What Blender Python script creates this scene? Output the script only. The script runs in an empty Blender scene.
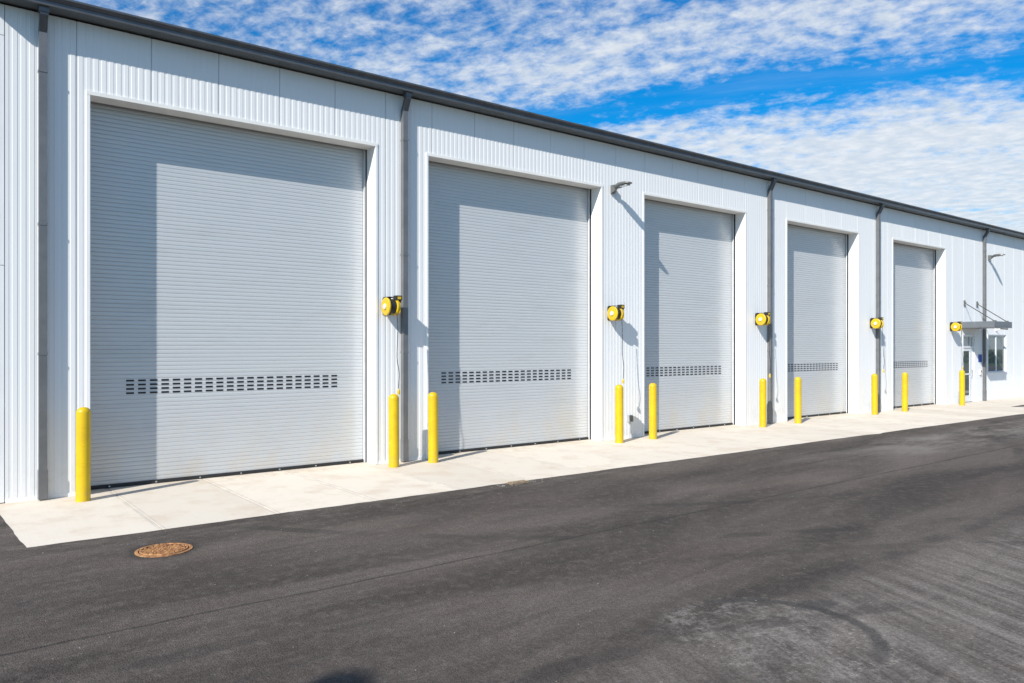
import bpy, bmesh, math, random
from mathutils import Vector
random.seed(7)
R = math.radians
scene = bpy.context.scene
col = scene.collection

# ------------------------------------------------------------------ helpers
def tag(o, label=None, cat=None, group=None, kind=None):
    if label: o['label'] = label
    if cat: o['category'] = cat
    if group: o['group'] = group
    if kind: o['kind'] = kind
    return o

def empty(name, loc=(0, 0, 0)):
    o = bpy.data.objects.new(name, None)
    o.location = loc
    o.empty_display_size = .1
    col.objects.link(o)
    return o

class MB:
    def __init__(s): s.v = []; s.f = []; s.smooth = []
    def add(s, vs, fs, smooth=False):
        b = len(s.v); s.v += [tuple(v) for v in vs]
        for f in fs: s.f.append(tuple(i + b for i in f)); s.smooth.append(smooth)
    def box(s, x0, x1, y0, y1, z0, z1):
        s.add([(x0,y0,z0),(x1,y0,z0),(x1,y1,z0),(x0,y1,z0),(x0,y0,z1),(x1,y0,z1),(x1,y1,z1),(x0,y1,z1)],
              [(0,3,2,1),(4,5,6,7),(0,1,5,4),(1,2,6,5),(2,3,7,6),(3,0,4,7)])
    def quad(s, a, b, c, d): s.add([a, b, c, d], [(0, 1, 2, 3)])
    def prism_x(s, prof, x0, x1, caps=True, close=True, smooth=False):
        # profile of (y,z), counter-clockwise seen from -x ... extruded along x
        n = len(prof)
        vs = [(x0, y, z) for y, z in prof] + [(x1, y, z) for y, z in prof]
        m = n if close else n - 1
        s.add(vs, [(i, (i+1) % n, n + (i+1) % n, n + i) for i in range(m)], smooth)
        if caps and close: s.add(vs, [tuple(range(n-1, -1, -1)), tuple(range(n, 2*n))])
    def prism_z(s, prof, z0, z1, smooth=False):
        n = len(prof)
        vs = [(x, y, z0) for x, y in prof] + [(x, y, z1) for x, y in prof]
        s.add(vs, [(i, i+1, n+i+1, n+i) for i in range(n-1)], smooth)
    def tube(s, pts, r, n=10, caps=True, radii=None):
        pts = [Vector(p) for p in pts]; base = len(s.v); k = len(pts)
        for i, p in enumerate(pts):
            d = (pts[min(i+1, k-1)] - pts[max(i-1, 0)]).normalized()
            a = d.cross(Vector((0, 0, 1)))
            if a.length < .05: a = d.cross(Vector((0, 1, 0)))
            a.normalize(); b = d.cross(a).normalized()
            rr = radii[i] if radii else r
            for j in range(n):
                t = 2*math.pi*j/n
                s.v.append(tuple(p + (a*math.cos(t) + b*math.sin(t))*rr))
        for i in range(k-1):
            for j in range(n):
                s.f.append((base+i*n+j, base+i*n+(j+1) % n, base+(i+1)*n+(j+1) % n, base+(i+1)*n+j)); s.smooth.append(True)
        if caps:
            s.f.append(tuple(base+j for j in range(n-1, -1, -1))); s.smooth.append(False)
            s.f.append(tuple(base+(k-1)*n+j for j in range(n))); s.smooth.append(False)
    def lathe(s, prof, axis, c, n=32):
        # prof: (radius, along axis); axis 'x' or 'z'; c: centre
        base = len(s.v)
        for r, h in prof:
            for j in range(n):
                t = 2*math.pi*j/n
                if axis == 'z': s.v.append((c[0]+r*math.cos(t), c[1]+r*math.sin(t), c[2]+h))
                else: s.v.append((c[0]+h, c[1]+r*math.cos(t), c[2]+r*math.sin(t)))
        for i in range(len(prof)-1):
            for j in range(n):
                s.f.append((base+i*n+j, base+i*n+(j+1) % n, base+(i+1)*n+(j+1) % n, base+(i+1)*n+j)); s.smooth.append(True)
    def build(s, name, mat, parent=None, bevel=0, autosmooth=True):
        me = bpy.data.meshes.new(name)
        me.from_pydata(s.v, [], s.f); me.update()
        bm = bmesh.new(); bm.from_mesh(me)
        bmesh.ops.remove_doubles(bm, verts=bm.verts, dist=1e-5)
        bmesh.ops.recalc_face_normals(bm, faces=bm.faces)
        bm.to_mesh(me); bm.free()
        if any(s.smooth):
            for p in me.polygons: p.use_smooth = True
            me.set_sharp_from_angle(angle=R(38))
        me.materials.append(mat)
        o = bpy.data.objects.new(name, me); col.objects.link(o)
        if parent: o.parent = parent
        if bevel:
            b = o.modifiers.new('bevel', 'BEVEL'); b.width = bevel; b.segments = 2; b.limit_method = 'ANGLE'; b.angle_limit = R(40)
        return o

def copy_tree(o, parent=None):
    c = o.copy(); col.objects.link(c); c.parent = parent
    for ch in list(o.children): copy_tree(ch, c)
    return c

# ------------------------------------------------------------------ node helpers
class NT:
    def __init__(s, tree): s.t = tree; s.n = tree.nodes; s.l = tree.links
    def link(s, a, b): s.l.new(a, b)
    def set(s, sock, v):
        if isinstance(v, bpy.types.NodeSocket): s.l.new(v, sock)
        elif isinstance(v, (tuple, list)) and len(v) == 3 and sock.type == 'RGBA': sock.default_value = (*v, 1)
        else: sock.default_value = v
    def math(s, op, a, b=0.0, c=None, clamp=False):
        n = s.n.new('ShaderNodeMath'); n.operation = op; n.use_clamp = clamp
        s.set(n.inputs[0], a); s.set(n.inputs[1], b)
        if c is not None: s.set(n.inputs[2], c)
        return n.outputs[0]
    def noise(s, vec, scale, detail=3, rough=.55, dist=0.0, dims='3D'):
        n = s.n.new('ShaderNodeTexNoise'); n.noise_dimensions = dims
        s.set(n.inputs['Vector'], vec); s.set(n.inputs['Scale'], scale)
        n.inputs['Detail'].default_value = detail; n.inputs['Roughness'].default_value = rough
        n.inputs['Distortion'].default_value = dist
        return n.outputs[0]
    def voro(s, vec, scale, feature='F1'):
        n = s.n.new('ShaderNodeTexVoronoi'); n.feature = feature
        s.set(n.inputs['Vector'], vec); n.inputs['Scale'].default_value = scale
        return n.outputs['Distance']
    def smooth(s, v, a, b, lo=0.0, hi=1.0):
        n = s.n.new('ShaderNodeMapRange'); n.interpolation_type = 'SMOOTHSTEP'
        s.set(n.inputs['Value'], v); s.set(n.inputs['From Min'], a); s.set(n.inputs['From Max'], b)
        s.set(n.inputs['To Min'], lo); s.set(n.inputs['To Max'], hi)
        return n.outputs[0]
    def mix(s, f, a, b, mode='MIX'):
        n = s.n.new('ShaderNodeMix'); n.data_type = 'RGBA'; n.blend_type = mode
        s.set(n.inputs[0], f); s.set(n.inputs[6], a); s.set(n.inputs[7], b)
        return n.outputs[2]
    def mapping(s, vec, loc=(0,0,0), rot=(0,0,0), scale=(1,1,1)):
        if any(rot):        # turn first, then stretch along the turned axes
            q = s.n.new('ShaderNodeMapping'); s.set(q.inputs[0], vec); q.inputs[2].default_value = rot
            vec = q.outputs[0]; rot = (0, 0, 0)
        n = s.n.new('ShaderNodeMapping'); s.set(n.inputs[0], vec)
        n.inputs[1].default_value = loc; n.inputs[2].default_value = rot; n.inputs[3].default_value = scale
        return n.outputs[0]
    def xyz(s, vec):
        n = s.n.new('ShaderNodeSeparateXYZ'); s.l.new(vec, n.inputs[0]); return n.outputs
    def comb(s, x, y, z):
        n = s.n.new('ShaderNodeCombineXYZ')
        for i, v in enumerate((x, y, z)): s.set(n.inputs[i], v)
        return n.outputs[0]
    def bump(s, h, strength=.3, dist=.01):
        n = s.n.new('ShaderNodeBump'); n.inputs['Strength'].default_value = strength
        n.inputs['Distance'].default_value = dist; s.l.new(h, n.inputs['Height']); return n.outputs[0]

def newmat(name, color, rough=.5, metal=0.0, spec=None):
    m = bpy.data.materials.new(name); m.use_nodes = True
    nt = NT(m.node_tree); b = nt.n['Principled BSDF']
    b.inputs['Base Color'].default_value = (*color, 1)
    b.inputs['Roughness'].default_value = rough; b.inputs['Metallic'].default_value = metal
    if spec is not None: b.inputs['Specular IOR Level'].default_value = spec
    tc = nt.n.new('ShaderNodeTexCoord')
    gp = nt.n.new('ShaderNodeNewGeometry')
    return m, nt, b, gp.outputs['Position'], tc.outputs['Object']

def simple(name, color, rough=.5, metal=0.0, var=.12, scale=6.0, spec=None, bump=0.0):
    m, nt, b, pos, obj = newmat(name, color, rough, metal, spec)
    n = nt.noise(pos, scale, 5, .6)
    c = nt.mix(nt.smooth(n, .3, .7), tuple(x*(1-var) for x in color), tuple(min(1, x*(1+var)) for x in color))
    nt.set(b.inputs['Base Color'], c)
    n2 = nt.noise(pos, scale*4, 3)
    nt.set(b.inputs['Roughness'], nt.smooth(n2, .2, .8, max(.02, rough-.08), min(1, rough+.08)))
    if bump: nt.link(nt.bump(n2, bump, .004), b.inputs['Normal'])
    return m

# ------------------------------------------------------------------ materials
def mat_wall():
    m, nt, b, pos, obj = newmat('white_wall_panel', (.76, .77, .78), .5, 0, .3)
    x = nt.xyz(pos)
    # faint vertical run marks and dirt low down on the cladding
    streak = nt.noise(nt.mapping(pos, scale=(5, 5, .25)), 1.0, 5, .65)
    cloud = nt.noise(pos, .8, 4, .6)
    dirt = nt.math('MULTIPLY', nt.smooth(streak, .52, .75), nt.smooth(cloud, .4, .65))
    c = nt.mix(nt.math('MULTIPLY', dirt, .16), (.78, .785, .79), (.52, .5, .46))
    low = nt.math('MULTIPLY', nt.smooth(x[2], .75, 0.0), nt.smooth(nt.noise(pos, 5, 5, .7), .4, .7))
    c = nt.mix(nt.math('MULTIPLY', low, .3), c, (.55, .49, .41))
    # each sheet of cladding is a touch different from the next
    pan = nt.math('FLOOR', nt.math('DIVIDE', nt.math('SUBTRACT', x[0], .77), .937))
    wn = nt.n.new('ShaderNodeTexWhiteNoise'); wn.noise_dimensions = '1D'; nt.set(wn.inputs['W'], pan)
    c = nt.mix(nt.math('MULTIPLY', wn.outputs[0], .07), c, (.6, .6, .6))
    nt.set(b.inputs['Base Color'], c)
    oil = nt.noise(nt.mapping(pos, scale=(1.2, 1.2, .35)), 1.4, 2)
    nt.link(nt.bump(oil, .18, .03), b.inputs['Normal'])
    nt.set(b.inputs['Roughness'], nt.smooth(cloud, .3, .7, .45, .55))
    return m

def mat_curtain():
    m, nt, b, pos, obj = newmat('grey_slat_steel', (.46, .48, .5), .23, .08, .8)
    x = nt.xyz(pos)
    row = nt.math('FLOOR', nt.math('DIVIDE', x[2], .06))
    wn = nt.n.new('ShaderNodeTexWhiteNoise'); wn.noise_dimensions = '1D'; nt.set(wn.inputs['W'], row)
    c = nt.mix(nt.math('MULTIPLY', wn.outputs[0], .13), (.535, .55, .565), (.475, .49, .505))
    gr = nt.noise(nt.mapping(pos, scale=(.7, .7, 3)), 1.5, 5, .65)
    c = nt.mix(nt.math('MULTIPLY', nt.smooth(gr, .5, .75), .18), c, (.36, .36, .36))
    low = nt.math('MULTIPLY', nt.smooth(x[2], 1.3, 0.0), nt.smooth(nt.noise(nt.mapping(pos, scale=(1, 1, .5)), 1.6, 6, .7), .38, .68))
    c = nt.mix(nt.math('MULTIPLY', low, .45), c, (.56, .46, .33))
    nt.set(b.inputs['Base Color'], c)
    dent = nt.noise(nt.mapping(pos, scale=(1.0, 1.0, 9)), .9, 2)
    nt.link(nt.bump(dent, .12, .02), b.inputs['Normal'])
    return m

def mat_asphalt():
    m, nt, b, pos, obj = newmat('asphalt', (.055, .054, .054), .9, 0, .12)
    x = nt.xyz(pos)
    fine = nt.noise(pos, 190, 2, .7)
    agg = nt.voro(pos, 85)
    mid = nt.noise(pos, 9, 6, .7)
    big = nt.noise(nt.mapping(pos, rot=(0, 0, R(-4)), scale=(.22, .9, 1)), 1.1, 6, .62, .5)
    big2 = nt.noise(nt.mapping(pos, loc=(4, 2, 0), scale=(.5, 1.2, 1)), .55, 5, .6)
    base = nt.mix(nt.smooth(big, .3, .72), (.034, .0298, .0268), (.102, .0905, .083))
    base = nt.mix(nt.math('MULTIPLY', nt.smooth(big2, .48, .7), .5), base, (.062, .050, .045))
    base = nt.mix(nt.math('MULTIPLY', nt.smooth(mid, .45, .7), .45), base, (.125, .113, .104))
    # lane joints: pulled seams along the wall direction
    def seam(y0, amp, w, sc):
        wob = nt.math('MULTIPLY', nt.math('SUBTRACT', nt.noise(nt.mapping(pos, scale=(1, .02, 1)), sc, 4), .5), amp)
        return nt.smooth(nt.math('ABSOLUTE', nt.math('SUBTRACT', nt.math('SUBTRACT', x[1], y0), wob)), w, w*.25)
    s1 = nt.math('MULTIPLY', seam(-5.8, .10, .028, .9), nt.smooth(nt.noise(pos, 2.0, 5, .7), .28, .55, .25, .9))
    base = nt.mix(nt.math('MULTIPLY', s1, .75), base, (.016, .015, .015))
    s2 = nt.math('MULTIPLY', seam(-8.17, .35, .16, 1.6), nt.smooth(nt.noise(pos, 2.2, 5, .7), .38, .62))
    # dusty pale lane nearest the yard
    wob = nt.math('MULTIPLY', nt.math('SUBTRACT', nt.noise(pos, 1.4, 5, .65), .5), .9)
    lane = nt.smooth(nt.math('ADD', x[1], wob), -8.15, -8.75)
    lane = nt.math('MULTIPLY', lane, nt.smooth(x[0], 2.2, 4.8))
    dusty = nt.noise(nt.mapping(pos, rot=(0, 0, R(-66)), scale=(.35, 5.0, 1)), 1.5, 7, .72)
    scuff = nt.noise(pos, 16, 7, .78)
    dust = nt.math('MULTIPLY', lane, nt.math('ADD', nt.smooth(dusty, .36, .72, .12, .85), nt.math('MULTIPLY', nt.smooth(scuff, .52, .68), .6)))
    base = nt.mix(nt.math('MULTIPLY', dust, .95), base, (.19, .18, .17))
    base = nt.mix(nt.math('MULTIPLY', s2, .55), base, (.035, .034, .034))
    d2 = nt.math('MULTIPLY', nt.smooth(nt.math('ABSOLUTE', nt.math('ADD', x[1], 4.5)), 1.3, .3), nt.smooth(x[0], 11, 17))
    d2 = nt.math('MULTIPLY', d2, nt.smooth(nt.noise(nt.mapping(pos, scale=(.5, 1.6, 1)), 1.0, 6, .7), .40, .62))
    base = nt.mix(nt.math('MULTIPLY', d2, .7), base, (.19, .182, .175))
    # turning swirl left by a wheel
    dx = nt.math('SUBTRACT', x[0], 4.75); dy = nt.math('SUBTRACT', x[1], -8.65)
    rr = nt.math('SQRT', nt.math('ADD', nt.math('MULTIPLY', dx, dx), nt.math('MULTIPLY', dy, dy)))
    rr = nt.math('ADD', rr, nt.math('MULTIPLY', nt.math('SUBTRACT', nt.noise(pos, 3, 4), .5), .10))
    disc = nt.smooth(rr, .86, .70)
    base = nt.mix(nt.math('MULTIPLY', nt.math('MULTIPLY', disc, nt.smooth(nt.math('MULTIPLY', nt.math('ADD', scuff, nt.noise(pos, 2.6, 5, .7)), .5), .45, .62)), .55), base, (.235, .226, .215))
    ring = nt.smooth(nt.math('ABSOLUTE', nt.math('SUBTRACT', rr, .68)), .07, .02)
    arc = nt.smooth(dx, -.1, .35)
    base = nt.mix(nt.math('MULTIPLY', nt.math('MULTIPLY', ring, arc), .8), base, (.045, .044, .044))
    px = nt.math('SUBTRACT', x[0], 5.5); py = nt.math('SUBTRACT', x[1], -8.52)
    pr = nt.math('SQRT', nt.math('ADD', nt.math('MULTIPLY', px, px), nt.math('MULTIPLY', nt.math('MULTIPLY', py, py), 3)))
    patch = nt.smooth(nt.math('ADD', pr, nt.math('MULTIPLY', nt.noise(pos, 6, 5, .7), .5)), .5, .36)
    base = nt.mix(nt.math('MULTIPLY', patch, .75), base, (.04, .04, .041))
    # pale scrape marks
    scr = nt.noise(nt.mapping(pos, rot=(0, 0, R(25)), scale=(1.0, 7, 1)), 2.6, 6, .72)
    base = nt.mix(nt.math('MULTIPLY', nt.smooth(scr, .62, .76), .5), base, (.19, .186, .18))
    tyre = nt.noise(nt.mapping(pos, rot=(0, 0, R(-7)), scale=(.12, 3.2, 1)), 1.3, 4, .6)
    base = nt.mix(nt.math('MULTIPLY', nt.smooth(tyre, .55, .72), .35), base, (.034, .033, .033))
    sp2 = nt.noise(pos, 42, 3, .8)
    base = nt.mix(1.0, base, nt.mix(nt.smooth(sp2, .3, .7), (.72, .72, .72), (1.3, 1.3, 1.3)), 'MULTIPLY')
    # curved tyre tracks of vehicles swinging in and out of the bays
    for cx, cy, rad, wd_, st in ((2.0, -18.0, 9.9, .11, .5), (2.0, -18.0, 11.5, .12, .45), (13.0, 4.0, 12.4, .12, .5), (13.0, 4.0, 10.8, .11, .4), (24.0, -14, 10.5, .14, .5), (24.0, -14, 8.9, .14, .45)):
        ax = nt.math('SUBTRACT', x[0], cx); ay = nt.math('SUBTRACT', x[1], cy)
        ar = nt.math('SQRT', nt.math('ADD', nt.math('MULTIPLY', ax, ax), nt.math('MULTIPLY', ay, ay)))
        tr = nt.smooth(nt.math('ABSOLUTE', nt.math('SUBTRACT', ar, rad)), wd_, wd_*.5)
        tr = nt.math('MULTIPLY', tr, nt.smooth(nt.noise(pos, .7, 5, .65), .42, .62))
        base = nt.mix(nt.math('MULTIPLY', tr, st), base, (.024, .023, .023))
    # tar patch round the manhole frame
    mx = nt.math('SUBTRACT', x[0], 1.93); my = nt.math('SUBTRACT', x[1], -3.70)
    mr = nt.math('SQRT', nt.math('ADD', nt.math('MULTIPLY', mx, mx), nt.math('MULTIPLY', my, my)))
    mr = nt.math('ADD', mr, nt.math('MULTIPLY', nt.math('SUBTRACT', nt.noise(pos, 7, 4, .7), .5), .16))
    base = nt.mix(nt.smooth(mr, .38, .28, 0, .55), base, (.021, .02, .02))
    # stones in the surface, a few pale ones
    base = nt.mix(nt.math('MULTIPLY', nt.smooth(agg, .55, .15), .45), base, nt.mix(nt.smooth(fine, .35, .7), (.035, .034, .034), (.15, .147, .143)))
    chips = nt.math('MULTIPLY', nt.smooth(nt.voro(pos, 11), .055, .03), nt.smooth(nt.noise(pos, 2.0, 3), .5, .62))
    base = nt.mix(nt.math('MULTIPLY', chips, .45), base, (.26, .25, .23))
    # dust off the slab along its front edge
    edge = nt.math('MULTIPLY', nt.smooth(x[1], -3.7, -2.8), nt.smooth(nt.noise(nt.mapping(pos, scale=(.8, 2, 1)), 2.2, 5, .65), .48, .7))
    base = nt.mix(nt.math('MULTIPLY', edge, .3), base, (.2, .19, .175))
    base = nt.mix(1.0, base, (1.22, 1.16, 1.105), 'MULTIPLY')
    nt.set(b.inputs['Base Color'], base)
    h = nt.math('ADD', nt.math('MULTIPLY', agg, -.8), nt.math('MULTIPLY', fine, .6))
    nt.link(nt.bump(h, .8, .008), b.inputs['Normal'])
    nt.set(b.inputs['Roughness'], nt.smooth(big, .3, .7, .72, .92))
    return m

def mat_concrete(name='concrete', base_c=(.645, .582, .495)):
    m, nt, b, pos, obj = newmat(name, base_c, .8, 0, .25)
    x = nt.xyz(pos)
    pan = nt.math('FLOOR', nt.math('DIVIDE', nt.math('SUBTRACT', nt.math('MAXIMUM', x[0], .93), .85), 1.3))
    wn = nt.n.new('ShaderNodeTexWhiteNoise'); wn.noise_dimensions = '1D'; nt.set(wn.inputs['W'], pan)
    a = nt.mix(wn.outputs[0], tuple(v*.93 for v in base_c), tuple(v*1.05 for v in base_c))
    n = nt.noise(pos, 1.7, 6, .65)
    a = nt.mix(nt.math('MULTIPLY', nt.smooth(n, .46, .7), .6), a, (.53, .43, .325))
    br = nt.noise(nt.mapping(pos, scale=(40, 2, 1)), 1.0, 4, .7)
    a = nt.mix(nt.smooth(br, .3, .8, 0, .12), a, (.4, .38, .35))
    sp = nt.noise(pos, 60, 4, .7)
    a = nt.mix(nt.math('MULTIPLY', nt.smooth(sp, .6, .75), .25), a, (.36, .33, .29))
    st = nt.noise(nt.mapping(pos, loc=(3, 1, 0)), 4.5, 6, .75)
    a = nt.mix(nt.math('MULTIPLY', nt.smooth(st, .62, .75), .4), a, (.36, .31, .26))
    jx = nt.math('ABSOLUTE', nt.math('SUBTRACT', nt.math('FRACT', nt.math('DIVIDE', nt.math('SUBTRACT', nt.math('MAXIMUM', x[0], .93), .2), 1.3)), .5))
    band = nt.math('MULTIPLY', nt.smooth(jx, .036, .030), nt.smooth(nt.noise(pos, 4, 3), .3, .6))
    a = nt.mix(nt.math('MULTIPLY', band, .7), a, (.47, .43, .375))
    # grime at the foot of the wall and along the asphalt
    e1 = nt.math('MULTIPLY', nt.smooth(x[1], -.25, .05), nt.smooth(nt.noise(pos, 6, 5, .7), .35, .7))
    a = nt.mix(nt.math('MULTIPLY', e1, .5), a, (.42, .34, .24))
    nt.set(b.inputs['Base Color'], a)
    nt.link(nt.bump(nt.math('ADD', sp, nt.math('MULTIPLY', br, .5)), .15, .004), b.inputs['Normal'])
    return m

def mat_yellow():
    m, nt, b, pos, obj = newmat('yellow_plastic_sleeve', (.66, .44, .004), .34)
    x = nt.xyz(obj)
    n = nt.noise(pos, 5, 5, .65)
    c = nt.mix(nt.smooth(n, .35, .7), (.60, .40, .002), (.54, .35, .004))
    sc = nt.noise(nt.mapping(pos, scale=(9, 9, 40)), 1.0, 5, .7)
    c = nt.mix(nt.math('MULTIPLY', nt.smooth(sc, .62, .74), .5), c, (.35, .26, .05))
    low = nt.math('MULTIPLY', nt.smooth(x[2], .3, 0.0), nt.smooth(nt.noise(pos, 14, 5, .7), .45, .7))
    c = nt.mix(nt.math('MULTIPLY', low, .45), c, (.35, .26, .13))
    nt.set(b.inputs['Base Color'], c)
    nt.set(b.inputs['Roughness'], nt.smooth(sc, .3, .7, .26, .4))
    return m

def mat_rust():
    m, nt, b, pos, obj = newmat('rusty_iron', (.3, .13, .05), .75, .2)
    n = nt.noise(pos, 14, 6, .7); n2 = nt.noise(pos, 40, 4, .7)
    c = nt.mix(nt.smooth(n, .35, .65), (.17, .065, .03), (.48, .24, .095))
    c = nt.mix(nt.math('MULTIPLY', nt.smooth(n2, .5, .7), .7), c, (.62, .40, .17))
    nt.set(b.inputs['Base Color'], c)
    nt.link(nt.bump(n2, .5, .006), b.inputs['Normal'])
    return m

def mat_leaf(name, a, bb):
    m, nt, b, pos, obj = newmat(name, a, .6)
    n = nt.noise(pos, .9, 4, .7)
    nt.set(b.inputs['Base Color'], nt.mix(nt.smooth(n, .35, .65), a, bb))
    return m

M = dict(
    wall=mat_wall(), curtain=mat_curtain(), asphalt=mat_asphalt(), concrete=mat_concrete(), yellow=mat_yellow(), rust=mat_rust(),
    trim=simple('white_trim', (.8, .8, .8), .35, 0, .03, 2),
    soffit=simple('cream_flashing', (.80, .79, .76), .4, 0, .04, 3),
    charcoal=simple('charcoal_metal', (.105, .113, .123), .34, .35, .12, 4),
    pipe=simple('grey_downspout_metal', (.16, .163, .17), .36, .3, .1, 4),
    roof=simple('grey_roof_metal', (.35, .36, .37), .4, .5, .08, 1),
    black=simple('black_rubber', (.018, .018, .02), .6, 0, .2, 9),
    dark=simple('dark_slot', (.012, .013, .016), .35, 0, .1, 9),
    rust_dark=simple('dark_rusty_iron', (.085, .036, .018), .85, 0, .4, 20),
    guide=simple('light_grey_guide_paint', (.6, .61, .62), .45, 0, .06, 5),
    grit=simple('grey_grit', (.2, .19, .175), .9, 0, .4, 30),
    steel=simple('galvanised_steel', (.48, .49, .5), .42, .7, .12, 8),
    fixture=simple('bronze_grey_fixture', (.16, .165, .16), .4, .4, .1, 9),
    lens=simple('lamp_lens', (.62, .63, .62), .2, 0, .05, 9),
    canopy=simple('slate_grey_canopy_paint', (.15, .165, .185), .4, .2, .1, 3),
    blue=simple('blue_sign_face', (.012, .06, .36), .35, 0, .05, 5),
    white=simple('white_plastic', (.68, .66, .63), .4, 0, .03, 7),
    frame=simple('white_aluminium', (.72, .74, .77), .3, .1, .04, 5),
    tan=simple('tan_cast_iron', (.21, .155, .10), .75, 0, .45, 26, None, .5),
    ground=simple('dry_grass_ground', (.09, .11, .045), .9, 0, .3, .5),
    grass=simple('mown_grass', (.06, .12, .03), .9, 0, .3, .8),
    strip_mat=simple('dark_strip_surface', (.05, .048, .047), .85, 0, .25, 14),
    leaf=mat_leaf('dark_tree_leaves', (.022, .05, .016), (.06, .10, .03)),
)
gm, nt, gb, _, _ = newmat('window_glass', (.12, .15, .16), .03, .3, .9)
nt.set(gb.inputs['Roughness'], nt.smooth(nt.noise(_, 3, 3), .2, .8, .01, .04))
gb.inputs['IOR'].default_value = 1.9
M['glass'] = gm

# ------------------------------------------------------------------ layout (metres; x along the wall, y into the building)
X0, X1, EAVE, ZT = .55, 47.0, 6.42, 6.40
DOORS = [(1.874, 6.192), (7.250, 11.577), (12.927, 16.715), (18.596, 22.359), (24.542, 28.301)]
LINT = 5.438
WDOOR = (29.78, 30.77, 2.45)
WIN = (31.99, 33.73, 1.06, 2.48)
CURT = .378
PITCH, PANEL = .0937, .937

building = empty('industrial_building', (X0, 0, 0))
tag(building, 'long white ribbed metal industrial building with five tall grey roller doors', 'building')
OFF = Vector((X0, 0, 0))
def part(mb, name, mat, parent=building, bevel=0):
    o = mb.build(name, mat, parent, bevel)
    return o
# parts of the building are modelled in world metres; the empty sits at its corner
def shift(o, root):
    o.location = -Vector(root.location)
    return o

def ribbed(mb, x0, x1, z0, z1):
    D = .0028
    pts = []
    k0 = int((x0 - .77)/PITCH) - 2
    raw = []
    k = k0
    while .77 + k*PITCH < x1 + PITCH:
        s = .77 + k*PITCH
        if k % 10 == 0:      # sheet joint: a narrow deep groove
            raw += [(s, D), (s+.002, .022), (s+.009, .022), (s+.011, D)]
        else:
            raw += [(s, D), (s+.012, D)]
        raw += [(s+.024, D), (s+.030, 0), (s+.082, 0), (s+.0875, D)]
        k += 1
    def yat(x):
        for (a, ya), (b, yb) in zip(raw, raw[1:]):
            if a <= x <= b: return ya + (yb-ya)*(x-a)/max(1e-9, b-a)
        return D
    pts = [(x0, yat(x0))] + [p for p in raw if x0 < p[0] < x1] + [(x1, yat(x1))]
    mb.prism_z(pts, z0, z1)

# ---- wall cladding (one part), openings framed by trim
TW = .045
w = MB()
edges = []
for a, b in DOORS: edges.append((a-TW, b+TW, 0, LINT+TW*1.2))
edges.append((WDOOR[0]-.02, WDOOR[1]+.02, 0, WDOOR[2]+.02))
edges.append((WIN[0]-.03, WIN[1]+.03, WIN[2]-.03, WIN[3]+.03))
cur = .905
for a, b, z0, z1 in edges:
    ribbed(w, cur, a, 0.02, ZT)
    ribbed(w, a, b, z1, ZT)
    if z0 > 0: ribbed(w, a, b, .02, z0)
    cur = b
ribbed(w, cur, X1, .02, ZT)
wall_o = shift(part(w, 'wall', M['wall']), building)
# gable ends and back
e = MB()
YB = 20.0; RIDGE = 7.55
for xx in (X0, X1):
    e.add([(xx, .03, 0), (xx, YB, 0), (xx, YB, 6.43), (xx, YB/2, RIDGE-.02), (xx, .03, 6.43)], [(0, 1, 2, 3, 4)])
e.quad((X0, YB, 0), (X1, YB, 0), (X1, YB, 6.43), (X0, YB, 6.43))
o = shift(part(e, 'end_wall', M['wall']), building)
# corner trim
c = MB()
c.box(X0-.02, .9, -.004, .03, .01, 3.05); c.box(X0-.02, .9, -.004, .03, 3.056, 6.0); c.box(X0-.02, .9, -.004, .03, 6.006, ZT)
c.box(X0-.03, X0-.003, .031, .3, .01, ZT)
shift(part(c, 'corner_trim', M['trim'], bevel=.004), building)
# base flashing
cur = .905
for a, b, z0, z1 in edges + [(X1, X1, 0, 0)]:
    if z0 == 0:
        bsf = MB(); bsf.box(cur+.004, a-.004, -.006, .02, .0, .05); cur = b
        shift(part(bsf, 'base_flashing', M['trim']), building)
# roof
r = MB()
t = .06
n_seam = 0
for y0, z0, y1, z1 in ((-.03, 6.445, YB/2, RIDGE), (YB/2, RIDGE, YB+.03, 6.445)):
    r.add([(X0-.12, y0, z0), (X1+.12, y0, z0), (X1+.12, y1, z1), (X0-.12, y1, z1),
           (X0-.12, y0, z0+t), (X1+.12, y0, z0+t), (X1+.12, y1, z1+t), (X0-.12, y1, z1+t)],
          [(0, 3, 2, 1), (4, 5, 6, 7), (0, 1, 5, 4), (1, 2, 6, 5), (2, 3, 7, 6), (3, 0, 4, 7)])
    x = X0
    while x < X1:
        r.add([(x, y0+.02, z0+t), (x+.03, y0+.02, z0+t), (x+.03, y1, z1+t), (x, y1, z1+t),
               (x, y0+.02, z0+t+.04), (x+.03, y0+.02, z0+t+.04), (x+.03, y1, z1+t+.04), (x, y1, z1+t+.04)],
              [(4, 5, 6, 7), (0, 1, 5, 4), (1, 2, 6, 5), (2, 3, 7, 6), (3, 0, 4, 7)])
        x += .6
shift(part(r, 'roof', M['roof']), building)
# gutter with stepped face
g = MB()
prof = [(0.0, EAVE), (-.255, EAVE), (-.262, EAVE+.006), (-.262, EAVE+.026), (-.246, EAVE+.034), (-.246, EAVE+.066), (-.262, EAVE+.076), (-.285, EAVE+.108),
        (-.294, EAVE+.112), (-.294, EAVE+.138), (-.278, EAVE+.138), (-.272, EAVE+.12), (-.02, EAVE+.12), (0.0, EAVE+.12)]
g.prism_x(prof, X0+.05, X1)
gutter = shift(part(g, 'gutter', M['charcoal']), building)
br = MB()
x = 1.0
while x < X1:
    br.box(x, x+.025, -.27, -.03, EAVE+.183, EAVE+.195); x += .9
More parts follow.
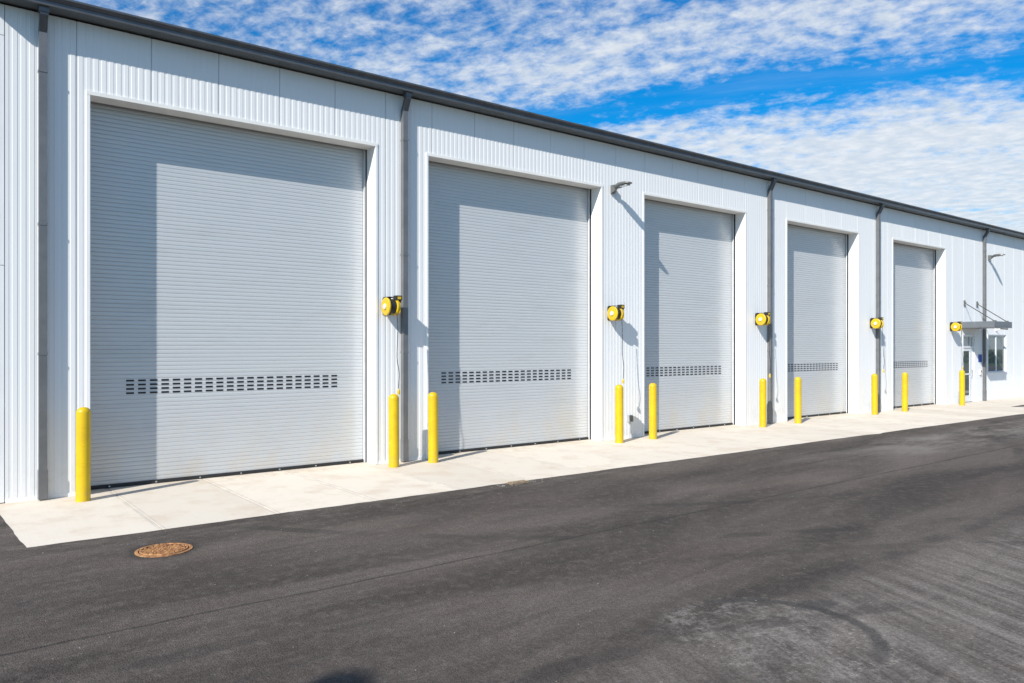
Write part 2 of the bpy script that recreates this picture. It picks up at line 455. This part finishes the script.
# downspouts
DS = [1.315, 6.735, 17.72, 23.48, 31.53]
def downspout(x):
    d = MB(); h = .047
    # square outlet, offset elbow and straight drop
    path = [(-.16, EAVE+.0), (-.16, EAVE-.10), (-.055, EAVE-.30), (-.055, .16)]
    el = MB()
    for (y0, z0), (y1, z1) in zip(path, path[1:]):
        (d if z1 < 1 else el).add([(x-h, y0-h, z0), (x+h, y0-h, z0), (x+h, y0+h, z0), (x-h, y0+h, z0),
               (x-h, y1-h, z1), (x+h, y1-h, z1), (x+h, y1+h, z1), (x-h, y1+h, z1)],
              [(0, 1, 5, 4), (1, 2, 6, 5), (2, 3, 7, 6), (3, 0, 4, 7)])
    o = shift(d.build('downspout', M['pipe'], building), building)
    el.build('elbow', M['charcoal'], o)
    k = MB()
    k.box(x-h-.006, x+h+.006, -.109, -.004, .012, .40)
    b1 = k.build('downspout_boot', M['pipe'], o, .004)
    for z in (5.6, 3.6, 1.9):
        k = MB(); k.box(x-h-.005, x+h+.005, -.107, -.004, z, z+.035)
        k.build('strap', M['pipe'], o)
    k = MB(); k.box(x-h-.012, x+h+.012, -.219, -.101, EAVE-.07, EAVE-.002)
    k.build('outlet_collar', M['charcoal'], o, .004)
    return o
for x in DS: downspout(x)

# ---- roller doors
def roller_door(i, a, b):
    root = MB()
    n = int(round(5.62/.06)); pts = []
    z = .049
    while z < 5.62:
        pts += [(CURT+.0068, z), (CURT+.0004, z+.0038), (CURT-.0006, z+.018), (CURT-.0010, z+.034), (CURT-.0006, z+.050), (CURT+.0008, z+.0565)]
        z += .06
    ya = [(y, zz) for y, zz in pts]
    root.prism_x(ya, a+.02, b-.02, caps=False, close=False, smooth=False)
    d = root.build('roller_door', M['curtain'], building)
    shift(d, building)
    # slots
    wid = b-a; ncol = 21 if wid > 4 else 18
    pitch = .1585; sw = .104
    x0 = (a+b)/2 - ((ncol-1)*pitch+sw)/2
    s = MB()
    xs = []; zs = []
    for c in range(ncol): xs += [x0 + c*pitch, x0 + c*pitch + sw]
    for rrow in range(4):
        zc = .049 + .06*(21+rrow) + .031; zs += [zc-.0135, zc+.0135]
    yb, yf = CURT+.007, CURT-.0035
    for ci in range(len(xs)-1):
        for zi in range(len(zs)-1):
            xa, xb, za, zb = xs[ci], xs[ci+1], zs[zi], zs[zi+1]
            if ci % 2 == 0 and zi % 2 == 0:
                s.add([(xa,yb,za),(xb,yb,za),(xb,yb,zb),(xa,yb,zb),(xa,yf,za),(xb,yf,za),(xb,yf,zb),(xa,yf,zb)],
                      [(4,5,6,7),(0,1,5,4),(1,2,6,5),(2,3,7,6),(3,0,4,7)])
            else: s.quad((xa,yb,za),(xb,yb,za),(xb,yb,zb),(xa,yb,zb))
    s.build('vent_grille', M['dark'], d)
    bb = MB(); bb.box(a+.02, b-.02, CURT-.03, CURT+.03, .004, .0485)
    bar = bb.build('bottom_bar', M['black'], d)
    x = a+.3
    while x < b-.1:
        bl = MB()
        bl.lathe([(0.0005, -.046), (.011, -.046), (.013, -.03)], 'x', (0, 0, 0), 8)
        bl.v = [(x+yy, CURT+h, .026+zz) for h, yy, zz in bl.v]
        bl.build('bolt', M['steel'], d)
        x += .62
    for side in (0, 1):
        gd = MB()
        if side: gd.box(b-.034, b-.002, .336, CURT-.010, .004, LINT+.15)
        else: gd.box(a+.002, a+.034, .336, CURT-.010, .004, LINT+.15)
        gd.build('guide_rail', M['guide'], d, .003)
        sl = MB()
        if side: sl.box(b-.005, b-.0005, .299, .335, .004, LINT+.1)
        else: sl.box(a+.0005, a+.005, .299, .335, .004, LINT+.1)
        sl.build('guide_seal', M['black'], d)
        t = MB()          # folded jamb: face trim and deep return in one
        if side: prof = [(b, -.012), (b+TW, -.012), (b+TW, .0235), (b+.09, .0235), (b+.09, .298), (b, .298), (b, -.012)]
        else: prof = [(a, -.012), (a-TW, -.012), (a-TW, .0235), (a-.09, .0235), (a-.09, .298), (a, .298), (a, -.012)]
        t.prism_z(prof, .004, LINT)
        t.build('door_jamb', M['trim'], d)
    h = MB()
    h.prism_x([(-.014, LINT+.0005), (.298, LINT+.0005), (.298, LINT+.09), (.0235, LINT+.09), (.0235, LINT+TW*1.2), (-.014, LINT+TW*1.2)], a-TW, b+TW)
    h.build('door_header', M['soffit'], d)
    k = MB()
    k.box(a-.09, b+.09, .299, .75, LINT+.3, LINT+.32)
    k.box(a-.09, a-.001, .3365, .75, .004, LINT+.3); k.box(b+.001, b+.09, .3365, .75, .004, LINT+.3)
    k.build('door_hood', M['black'], d)
    return d
for i, (a, b) in enumerate(DOORS): roller_door(i, a, b)

# ---- entrance door
a, b, zt = WDOOR
f = MB()
for x0, x1, z0, z1 in ((a, a+.05, .01, zt), (b-.05, b, .01, zt), (a+.05, b-.05, zt-.05, zt), (a+.05, b-.05, 1.98, 2.05), (b-.30, b-.26, 2.05, zt-.05), (b-.14, b-.10, 2.05, zt-.05)):
    f.box(x0, x1, .03, .12, z0, z1)
f.box(a-.02, a-.001, -.01, .12, .01, zt+.02); f.box(b+.001, b+.02, -.01, .12, .01, zt+.02); f.box(a-.0005, b+.0005, -.01, .12, zt+.001, zt+.02)
ent = shift(part(f, 'entrance_door', M['frame']), building)
l = MB()
for x0, x1, z0, z1 in ((a+.055, a+.12, .02, 1.97), (b-.30, b-.055, .02, 1.97), (a+.12, b-.30, .02, .25), (a+.12, b-.30, 1.87, 1.97), (a+.12, b-.30, 1.00, 1.06)):
    l.box(x0, x1, .045, .09, z0, z1)
l.build('door_leaf', M['frame'], ent)
p = MB(); p.box(a+.12, b-.30, .06, .075, .25, 1.0); p.box(a+.12, b-.30, .06, .075, 1.06, 1.87)
p.build('pane', M['glass'], ent)
p = MB(); p.box(a+.05, b-.30, .06, .075, 2.05, zt-.05); p.box(b-.26, b-.14, .06, .075, 2.05, zt-.05); p.box(b-.10, b-.05, .06, .075, 2.05, zt-.05)
p.build('transom_pane', M['glass'], ent)
hdl = MB(); hdl.tube([(b-.18, .046, .92), (b-.18, -.005, .94), (b-.18, -.005, 1.16), (b-.18, .046, 1.18)], .014)
hdl.build('handle', M['steel'], ent)
# ---- window
a, b, z0, z1 = WIN
f = MB()
for q in ((a, a+.045, z0, z1), (b-.045, b, z0, z1), (a+.045, b-.045, z1-.04, z1), (a+.045, b-.045, z0, z0+.04), ((a+b)/2-.04, (a+b)/2+.04, z0+.04, z1-.04)):
    f.box(q[0], q[1], .03, .11, q[2], q[3])
f.box(a-.03, a-.001, -.012, .13, z0-.03, z1+.03); f.box(b+.001, b+.03, -.012, .13, z0-.03, z1+.03); f.box(a-.0005, b+.0005, -.012, .13, z1+.001, z1+.03)
win = shift(part(f, 'window', M['frame']), building)
s = MB(); s.box(a-.0005, b+.0005, -.045, .13, z0-.03, z0-.001); s.build('sill', M['frame'], win)
p = MB(); p.box(a+.045, (a+b)/2-.04, .05, .06, z0+.04, z1-.04); p.box((a+b)/2+.04, b-.045, .05, .06, z0+.04, z1-.04)
p.build('pane', M['glass'], win)

# ---- entrance canopy hung on two rods
CX0, CX1, CY = 29.6, 31.19, -1.08
k = MB()
k.box(CX0, CX1, CY, -.004, 2.70, 2.735)
k.box(CX0, CX1, CY, CY+.03, 2.7355, 2.92); k.box(CX0, CX0+.03, CY+.0305, -.004, 2.7355, 2.92); k.box(CX1-.03, CX1, CY+.0305, -.004, 2.7355, 2.92)
k.box(CX0+.031, CX1-.031, CY+.031, -.004, 2.82, 2.85)
can = shift(part(k, 'entrance_canopy', M['canopy'], bevel=.004), building)
for x in (29.87, 30.96):
    rd = MB(); rd.tube([(x, -.03, 3.60), (x, CY+.09, 2.93)], .014, 8)
    rd.build('tie_rod', M['black'], can)
    pl = MB(); pl.box(x-.05, x+.05, -.03, -.003, 3.50, 3.70); pl.box(x-.012, x+.012, -.07, -.03, 3.56, 3.64)
    pl.build('rod_anchor', M['fixture'], can)
    pl = MB(); pl.box(x-.03, x+.03, CY+.04, CY+.15, 2.9, 2.96); pl.build('rod_clip', M['fixture'], can)

# ------------------------------------------------------------------ things fixed to the wall
def mounted(name, loc, mesh_parts, label, cat, group=None):
    root = empty(name, loc); tag(root, label, cat, group)
    for nm, mb, mat, bev in mesh_parts:
        mb.build(nm, mat, root, bev)
    return root

# hose / cord reels
def make_reel():
    root = empty('cord_reel', (0, 0, 0))
    f1 = MB()
    f1.lathe([(0.0, -.012), (.045, -.014), (.06, -.006), (.118, -.010), (.140, -.010), (.152, -.002), (.154, .012), (.150, .024), (.12, .026), (0, .026)], 'x', (-.085, -.2, 0), 40)
    f1.build('left_flange', M['yellow'], root)['label'] = 'yellow outer flange with pale hub'
    f2 = MB()
    f2.lathe([(0.0, -.026), (.12, -.026), (.146, -.02), (.15, .0), (.146, .01), (.06, .012), (0, .012)], 'x', (.095, -.2, 0), 40)
    f2.build('right_flange', M['yellow'], root)
    sp = MB()
    sp.prism_x([(-.004, -.12), (-.10, -.15), (-.24, -.15), (-.335, -.10), (-.335, .06), (-.27, .105), (-.12, .14), (-.004, .14)], .112, .128)
    sp.build('side_plate', M['yellow'], root, .003)
    dr = MB(); dr.lathe([(0, -.06), (.118, -.06), (.118, .07), (0, .07)], 'x', (0, -.2, 0), 28); 
    dr.build('drum', M['black'], root)
    hb = MB(); hb.lathe([(0, -.036), (.04, -.034), (.048, -.024), (.048, -.01)], 'x', (-.085, -.2, 0), 24)
    hb.build('hub', M['white'], root)
    b = MB()
    b.box(-.04, .13, -.012, -.002, -.13, .15); b.box(.06, .175, -.31, -.20, .107, .19); b.box(.1285, .16, -.30, -.012, .06, .105)
    b.box(-.03, .10, -.199, -.05, .158, .172); b.box(-.03, .10, -.049, -.012, .10, .172)
    b.build('bracket', M['black'], root, .004)
    pl = MB(); pl.box(.085, .15, -.318, -.3105, .125, .17); pl.build('rating_plate', M['yellow'], root)
    pts = []
    for k in range(33):
        t = k/32
        z = -.12 - 1.28*t
        pts.append((.06 + .018*math.sin(t*7.5) + .03*math.exp(-((t-.78)/.13)**2) - .01, -.362 + .02*math.sin(t*5+1), z))
    cd = MB(); cd.tube(pts, .0065, 8); cord = cd.build('cord', M['black'], root)
    pg = MB(); e = pts[-1]
    pg.tube([(e[0], e[1], e[2]+.01), (e[0], e[1], e[2]-.015), (e[0], e[1], e[2]-.04), (e[0], e[1], e[2]-.09)], .02, 12, radii=[.010, .02, .024, .024])
    pg.build('plug', M['yellow'], cord)
    return root
reel0 = make_reel()
REELS = [(6.37, 2.695, 'yellow cord reel on the pier between the first and second roller doors, black cord hanging'),
         (11.80, 2.725, 'yellow cord reel beneath the wall lamp on the pier left of the third roller door'),
         (17.17, 2.72, 'yellow cord reel beside the downspout between the third and fourth roller doors'),
         (23.11, 2.73, 'yellow cord reel beside the downspout between the fourth and fifth roller doors'),
         (28.72, 2.72, 'yellow cord reel beside the entrance canopy, farthest along the wall')]
for i, (x, z, lab) in enumerate(REELS):
    o = reel0 if i == 0 else copy_tree(reel0)
    o.location = (x, -.004, z); tag(o, lab, 'cord reel', 'yellow cord reels on the white wall')

# area lamps
def make_lamp():
    root = empty('wall_lamp', (0, 0, 0))
    b = MB(); b.box(-.05, .05, -.05, -.002, -.13, .05); b.box(-.045, .045, -.10, -.05, -.11, .05)
    b.build('base', M['fixture'], root, .008)
    a = MB(); a.tube([(0, -.08, -.07), (0, -.12, -.03), (0, -.18, .0), (0, -.24, .01)], .04, 12); a.build('arm', M['fixture'], root)
    h = MB()
    n = 24; rings = []
    ring_z = [(-.034, .93), (-.012, 1.0), (.016, .97), (.040, .75), (.050, .3)]
    base = len(h.v)
    for zz, sc in ring_z:
        for j in range(n):
            t = 2*math.pi*j/n
            xx = .125*sc*math.copysign(abs(math.cos(t))**.7, math.cos(t)); yy = -.345 - .225*sc*math.copysign(abs(math.sin(t))**.8, math.sin(t))
            f = (-.12-yy)/.48
            h.v.append((xx*(1-.35*abs(f-.35)), yy, zz*(1.15-.75*f) + .0 + .03*math.sin(f*2.4)))
    for i in range(len(ring_z)-1):
        for j in range(n):
            h.f.append((base+i*n+j, base+i*n+(j+1) % n, base+(i+1)*n+(j+1) % n, base+(i+1)*n+j)); h.smooth.append(True)
    h.f.append(tuple(range(base+(len(ring_z)-1)*n, base+len(ring_z)*n))); h.smooth.append(True)
    h.f.append(tuple(range(base, base+n))); h.smooth.append(False)
    hd = h.build('head_shell', M['fixture'], root)
    l = MB(); l.box(-.06, .06, -.48, -.26, -.024, -.006); l.build('lens', M['lens'], hd)
    return root
lamp0 = make_lamp()
lamp0.location = (11.90, -.004, 5.46); tag(lamp0, 'grey wall lamp high between the second and third roller doors', 'wall lamp', 'lamps high on the wall')
lamp1 = copy_tree(lamp0); lamp1.location = (32.02, -.004, 5.44)
tag(lamp1, 'grey wall lamp high above the small window, right of the last downspout', 'wall lamp', 'lamps high on the wall')

# outlet box low on the second pier
o1 = MB(); o1.box(-.07, .05, -.055, -.002, -.08, .08)
o2 = MB(); o2.box(-.055, .04, -.075, -.0555, -.06, .065)
o3 = MB(); o3.tube([(.0, -.03, -.08), (.0, -.03, -.33)], .012, 8)
mounted('outlet_box', (12.46, 0, .43), [('body', o1, M['steel'], .006), ('cover', o2, M['fixture'], .004), ('conduit', o3, M['steel'], 0)],
        'small grey outlet box low on the white pier beside a yellow bollard', 'outlet box')
# blue sign by the entrance
s1 = MB(); s1.box(-.15, .15, -.012, -.002, -.14, .14)
s2 = MB(); s2.box(-.07, .07, -.015, -.0125, -.02, .01); s2.box(-.10, .10, -.015, -.0125, -.09, -.06)
mounted('wall_sign', (31.25, 0, 1.60), [('panel', s1, M['blue'], .002)], 'small blue sign on the white wall beside the entrance door', 'sign')
i1 = MB(); i1.box(-.06, .06, -.05, -.002, -.09, .09)
i2 = MB(); i2.box(-.04, .04, -.056, -.0505, .0, .06)
mounted('intercom_box', (31.25, 0, 1.08), [('body', i1, M['white'], .006), ('face', i2, M['fixture'], .002)],
        'small pale intercom box below the blue sign by the entrance', 'intercom')
# camera above the window
c1 = MB(); c1.box(-.05, .05, -.03, -.002, -.05, .05); c1.tube([(0, -.03, 0), (0, -.22, .05)], .018, 8)
c2 = MB(); c2.tube([(0, -.16, .06), (0, -.40, .03)], .04, 12)
mounted('security_camera', (32.75, 0, 2.68), [('bracket', c1, M['white'], 0), ('camera_body', c2, M['fixture'], 0)],
        'small security camera on the wall just above the window', 'camera')

# ------------------------------------------------------------------ bollards
def make_bollard():
    b = MB(); r = .087; H = 1.225
    prof = [(r+.002, 0.0), (r, .01)] + [(r, H-.075)]
    for k in range(1, 9):
        t = k/8*math.pi/2; prof.append((r*math.cos(t)*1.0 if k < 8 else .001, H-.075+.075*math.sin(t)))
    b.lathe(prof, 'z', (0, 0, 0), 32)
    return b.build('bollard', M['yellow'])
bol = make_bollard()
BX = [(1.724, -.44), (6.318, -.43), (7.11, -.40), (11.66, -.46), (12.73, -.44), (16.83, -.44), (18.38, -.46), (22.56, -.41), (24.41, -.43), (28.44, -.5)]
BL = ['yellow bollard at the left edge of the first roller door, nearest the building corner',
      'yellow bollard on the right side of the first roller door, under a cord reel',
      'yellow bollard at the left edge of the second roller door',
      'yellow bollard beside the small outlet box, right of the second roller door',
      'yellow bollard at the left edge of the third roller door',
      'yellow bollard right of the third roller door, in front of a downspout',
      'yellow bollard at the left edge of the fourth roller door',
      'yellow bollard right of the fourth roller door, in front of a downspout',
      'yellow bollard at the left edge of the fifth and farthest roller door',
      'yellow bollard in front of the entrance door, farthest along the walk']
for i, (x, y) in enumerate(BX):
    o = bol if i == 0 else bol.copy()
    if i: col.objects.link(o)
    o.location = (x, y, 0); o.rotation_euler = (R(random.uniform(-.35, .35)), R(random.uniform(-.35, .35)), random.uniform(0, 6))
    tag(o, BL[i], 'bollard', 'yellow bollards along the building')

# ------------------------------------------------------------------ ground
def edge_y(x): return -2.745 - .0112*x
gd = MB(); gd.quad((-900, -900, -.09), (900, -900, -.09), (900, 900, -.09), (-900, 900, -.09))
tag(gd.build('ground', M['ground']), kind='structure')
# walk: slabs with tooled joints
sw = MB()
joint = .85; x = .85
rs = random.Random(3)
first = True
while x < 48:
    x2 = x + 1.3
    a, b = (x + .004, x2 - .004)
    e0, e1 = edge_y(a)-.06, edge_y(b)-.06
    tl = .75 if first else a
    zt = 0
    ch = .003
    sw.add([(tl, .6, -.1), (a if not first else .86, e0, -.1), (b, e1, -.1), (b, .6, -.1),
            (tl, .6, zt-ch), (a if not first else .86, e0, zt-ch), (b, e1, zt-ch), (b, .6, zt-ch),
            (tl+ch*1.4, .6, zt), ((a if not first else .86)+ch*1.4, e0, zt), (b-ch*1.4, e1, zt), (b-ch*1.4, .6, zt)],
           [(0, 1, 5, 4), (1, 2, 6, 5), (2, 3, 7, 6), (3, 0, 4, 7), (4, 5, 9, 8), (6, 7, 11, 10), (8, 9, 10, 11), (5, 6, 10, 9)])
    first = False; x = x2
sw.box(.9, 48, -2.7, .55, -.1, -.05)
tag(sw.build('sidewalk', M['concrete']), kind='structure')
# asphalt yard with a slightly ragged edge laid against the walk
ap = []
x = .86; rs = random.Random(11); wv = 0
ap.append((.74, 26.0)); ap.append((.76, .2)); 
yy = -.2
while yy > edge_y(.9)+.1:
    ap.append((.765 + (-yy)*.037 + rs.uniform(-.008, .008), yy)); yy -= .18
x = .875
while x < 48.2:
    wv = .75*wv + rs.uniform(-.006, .006)
    n = 0
    for cx, cw, ch in ((3.55, .22, .03), (17.6, .25, -.07), (26.6, .5, -.05), (6.6, .15, .03), (9.2, .4, .025)):
        n += ch*math.exp(-((x-cx)/cw)**2)
    ap.append((x, edge_y(x) + wv + n)); x += .09
ap += [(48.3, 26), (95, 26), (95, -62), (-70, -62), (-70, 26)]
bm = bmesh.new()
vs = [bm.verts.new((x, y, .004)) for x, y in ap]
fc = bm.faces.new(vs)
bmesh.ops.triangulate(bm, faces=[fc], ngon_method='EAR_CLIP')
bmesh.ops.recalc_face_normals(bm, faces=bm.faces)
for f in bm.faces:
    if f.normal.z < 0: f.normal_flip()
me = bpy.data.meshes.new('asphalt_yard'); bm.to_mesh(me); bm.free(); me.materials.append(M['asphalt'])
o = bpy.data.objects.new('asphalt_yard', me); col.objects.link(o); tag(o, kind='structure')
inf = MB(); inf.add([(29.0, -1.78, .006), (30.2, -1.70, .006), (44, -1.75, .006), (44, -2.3, .006), (30.2, -2.3, .006)], [(0, 4, 3, 2, 1)])
tag(inf.build('dark_strip', M['strip_mat']), kind='structure')  # flat dark strip laid over the walk

# manhole cover
mh = MB()
mh.lathe([(.262, .004), (.262, .012), (.232, .014), (.228, .005)], 'z', (0, 0, 0), 48)
mroot = empty('manhole_cover', (1.93, -3.70, 0)); tag(mroot, 'round rusty iron manhole cover set in the asphalt', 'manhole cover')
mh.build('rim', M['rust'], mroot)
lid = MB(); lid.lathe([(.222, .004), (.222, .011), (.208, .011), (.206, .009), (.0005, .009)], 'z', (0, 0, 0), 48)
lid_o = lid.build('lid', M['rust_dark'], mroot)
lid = MB()
lid.lathe([(.221, .0115), (.219, .022), (.206, .022), (.204, .0105)], 'z', (0, 0, 0), 48)
for i in range(-6, 7):
    for j in range(-5, 6):
        x, y = i*.041 + (.0205 if j % 2 else 0), j*.037
        if math.hypot(x, y) < .192:
            q = .0145*rs.uniform(.75, 1.1); hz = .024 + rs.uniform(-.004, .005)
            lid.add([(x-q, y-q, .0095), (x+q, y-q, .0095), (x+q, y+q, .0095), (x-q, y+q, .0095), (x-q*.7, y-q*.7, hz), (x+q*.7, y-q*.7, hz), (x+q*.7, y+q*.7, hz), (x-q*.7, y+q*.7, hz)],
                    [(4, 5, 6, 7), (0, 1, 5, 4), (1, 2, 6, 5), (2, 3, 7, 6), (3, 0, 4, 7)])
lid.build('raised_pattern', M['rust'], lid_o)
# unseen post added left of the view, shaped only to cast the foreground shadow
caster = empty('shadow_post', (-8.5, -11.93, 0)); tag(caster, 'tall grey post with a round head, added unseen left of the view to cast a shadow', 'shadow caster')
b_ = MB(); b_.tube([(0, 0, 0), (0, 0, .05)], .2, 24); b_.tube([(0, 0, .05), (0, 0, 7.88)], .06, 16, radii=[.075, .045]); b_.build('pole', M['fixture'], caster)
b_ = MB(); b_.tube([(0, 0, 7.84), (0, 0, 7.9), (0, 0, 8.0), (0, 0, 8.06)], .2, 28, radii=[.17, .2, .195, .14]); b_.build('head_shell', M['fixture'], caster)  # added head, sized for the shadow it throws
# small drain cover at the edge of the walk
dc = MB()
dc.box(-.17, .17, -.075, .075, .004, .02)
dr_ = empty('drain_cover', (6.99, -2.93, 0)); tag(dr_, 'small tan drain cover at the edge of the concrete walk', 'drain cover')
dc.build('frame', M['tan'], dr_, .006)
db = MB()
for k in range(7): db.box(-.145+k*.044, -.119+k*.044, -.06, .06, .0202, .032)
db.build('grate', M['tan'], dr_, .003)
# loose chips of concrete and grit by the slab edge
gr = MB(); rs2 = random.Random(5)
def chip(x, y, s):
    vs = []
    for dx, dy, dz in ((-1,-1,0),(1,-1,0),(1,1,0),(-1,1,0),(-.6,-.5,1),(.5,-.6,1),(.6,.5,1),(-.5,.6,1)):
        vs.append((x+dx*s*rs2.uniform(.6, 1.2), y+dy*s*rs2.uniform(.6, 1.2), .0045+dz*s*rs2.uniform(.5, .9)))
    gr.add(vs, [(4,5,6,7),(0,1,5,4),(1,2,6,5),(2,3,7,6),(3,0,4,7)])
for _ in range(60): chip(rs2.gauss(6.98, .25), -2.93 + rs2.gauss(0, .06), rs2.uniform(.004, .012))
for _ in range(240):
    x = rs2.uniform(0, 24); chip(x, edge_y(x) - abs(rs2.gauss(0, .5)), rs2.uniform(.002, .006))
for _ in range(380): chip(rs2.uniform(0, 14), rs2.uniform(-9.6, -3.2), rs2.uniform(.002, .0055))
tag(gr.build('loose_grit', M['grit']), 'scattered grit and concrete chips on the asphalt', 'grit', kind='stuff')

# ------------------------------------------------------------------ what stands across the yard (seen only in the glass)
lw = MB(); lw.box(96, 150, -62, 40, -.08, .06); lw.box(-70, 96, -120, -63, -.08, .06)
tag(lw.build('grass', M['grass']), kind='structure')
tl = MB(); rs3 = random.Random(9)
def clump(x, y, z, s):
    for _ in range(55):
        u = Vector((rs3.gauss(0, 1), rs3.gauss(0, 1), rs3.gauss(0, .8))).normalized() * s * rs3.uniform(.5, 1)
        n = Vector((rs3.gauss(0, 1), rs3.gauss(0, 1), rs3.gauss(0, 1))).normalized()
        a = n.orthogonal().normalized(); b = n.cross(a); q = s*.22
        c = Vector((x, y, z)) + u
        tl.add([c+a*q, c+b*q, c-a*q, c-b*q], [(0, 1, 2, 3)])
for k in range(150):
    t = k/149
    x, y = (104 + rs3.uniform(-1, 1), -60 + t*2*100) if t < .5 else (-60 + (t-.5)*2*165, -72 + rs3.uniform(-1, 1))
    clump(x, y, rs3.uniform(.5, .8), rs3.uniform(.8, 1.1))
    clump(x+rs3.uniform(-.8, .8), y+rs3.uniform(-.8, .8), .7, rs3.uniform(.7, 1.0))
tag(tl.build('hedge', M['leaf']), 'low dark green hedge along the far side of the yard', 'hedge', kind='stuff')

# ------------------------------------------------------------------ world
SUN = Vector((-2.4, -1.0, 1.83)).normalized()     # towards the sun
elev = math.asin(SUN.z); az = math.atan2(SUN.x, SUN.y)
wd = bpy.data.worlds.new('World'); scene.world = wd; wd.use_nodes = True
nt = NT(wd.node_tree); nt.n.clear()
out = nt.n.new('ShaderNodeOutputWorld'); bg = nt.n.new('ShaderNodeBackground')
sky = nt.n.new('ShaderNodeTexSky'); sky.sky_type = 'NISHITA'; sky.sun_disc = False
sky.sun_elevation = elev; sky.sun_rotation = az; sky.air_density = 1.0; sky.dust_density = .2; sky.ozone_density = 3.0; sky.altitude = 200
tc = nt.n.new('ShaderNodeTexCoord'); g = tc.outputs['Generated']
d = nt.xyz(g)
zc = nt.math('MAXIMUM', d[2], .03)
u = nt.math('DIVIDE', d[0], zc); v = nt.math('DIVIDE', d[1], zc)
uv = nt.comb(u, v, 0.0)
hs = nt.n.new('ShaderNodeHueSaturation'); nt.link(sky.outputs[0], hs.inputs['Color'])
hs.inputs['Saturation'].default_value = 1.35; hs.inputs['Value'].default_value = 1.0
blue = nt.mix(1.0, hs.outputs[0], (.07, .95, 1.13), 'MULTIPLY')
wv = nt.math('ADD', nt.math('MULTIPLY', u, .87), nt.math('MULTIPLY', v, .49))      # distance along the cloud bands
warp = nt.math('MULTIPLY', nt.math('SUBTRACT', nt.noise(uv, 1.3, 4, .6), .5), .7)
wv = nt.math('ADD', wv, warp)
def gauss(c, s):
    q = nt.math('DIVIDE', nt.math('SUBTRACT', wv, c), s)
    return nt.math('EXPONENT', nt.math('MULTIPLY', nt.math('MULTIPLY', q, q), -1))
zt_ = nt.math('ADD', zc, .24)          # clouds have height: less flattening than a thin sheet
uv2 = nt.comb(nt.math('DIVIDE', d[0], zt_), nt.math('DIVIDE', d[1], zt_), 0.0)
puff = nt.noise(nt.mapping(uv2, rot=(0, 0, R(60)), scale=(.9, 1.15, 1)), 24.0, 6, .62, .15)
patch = nt.noise(nt.mapping(uv2, rot=(0, 0, R(60)), scale=(.6, 1.5, 1)), 5.5, 4, .55, .2)
cells = nt.math('ADD', nt.math('MULTIPLY', puff, .66), nt.math('MULTIPLY', patch, .40))
broad = nt.noise(nt.mapping(uv, rot=(0, 0, R(60)), scale=(.55, 1.3, 1)), 1.5, 4, .55)
cov = nt.math('ADD', nt.math('MULTIPLY', cells, .80), nt.math('MULTIPLY', broad, .36))
cov = nt.math('SUBTRACT', cov, nt.math('MULTIPLY', gauss(3.14, .24), .17))
cov = nt.math('ADD', cov, nt.math('MULTIPLY', nt.smooth(wv, 3.4, 4.3), .17))
cov = nt.math('ADD', cov, nt.math('MULTIPLY', gauss(2.6, .25), .03))
cov = nt.math('SUBTRACT', cov, nt.math('MULTIPLY', nt.smooth(wv, 2.45, 1.8), .05))
cl = nt.smooth(cov, .44, .77)
cl = nt.math('MULTIPLY', cl, .93)
veil = nt.smooth(nt.noise(nt.mapping(uv, rot=(0, 0, R(60)), scale=(.4, 1.6, 1)), 2.2, 5, .6), .4, .7, .0, .1)
cl = nt.math('MAXIMUM', cl, veil)
tone = nt.smooth(nt.noise(uv, 9, 4, .6), .3, .75)
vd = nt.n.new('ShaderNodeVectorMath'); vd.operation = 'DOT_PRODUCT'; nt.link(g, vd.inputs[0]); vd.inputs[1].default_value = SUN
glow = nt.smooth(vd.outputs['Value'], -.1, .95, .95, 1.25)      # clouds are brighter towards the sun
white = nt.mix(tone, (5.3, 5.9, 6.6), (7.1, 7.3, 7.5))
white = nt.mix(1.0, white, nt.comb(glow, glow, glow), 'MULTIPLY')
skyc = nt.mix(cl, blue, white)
haze = nt.smooth(d[2], .13, .0)
skyc = nt.mix(nt.math('MULTIPLY', haze, .7), skyc, (5.2, 5.8, 6.5))
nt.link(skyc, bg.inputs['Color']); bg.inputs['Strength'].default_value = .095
nt.link(bg.outputs[0], out.inputs[0])

sl = bpy.data.lights.new('sun', 'SUN'); sl.energy = 4.75; sl.angle = R(.53); sl.color = (1.0, .955, .88)
so = bpy.data.objects.new('sun', sl); col.objects.link(so); so.location = (-20, -20, 30)
so.rotation_euler = (-SUN).to_track_quat('-Z', 'Y').to_euler()

# ------------------------------------------------------------------ camera
cam = bpy.data.cameras.new('camera'); co = bpy.data.objects.new('camera', cam); col.objects.link(co)
cam.sensor_width = 36; cam.lens = 765/1024*36; cam.clip_end = 3000
co.location = (0, -11.747, 2.0); co.rotation_euler = (R(90), 0, R(52.0523-90))
cam.shift_y = 6.0/1024
scene.camera = co
vs_ = scene.view_settings
vs_.view_transform = 'Standard'; vs_.look = 'None'; vs_.gamma = 1; vs_.use_curve_mapping = False; vs_.exposure = .46
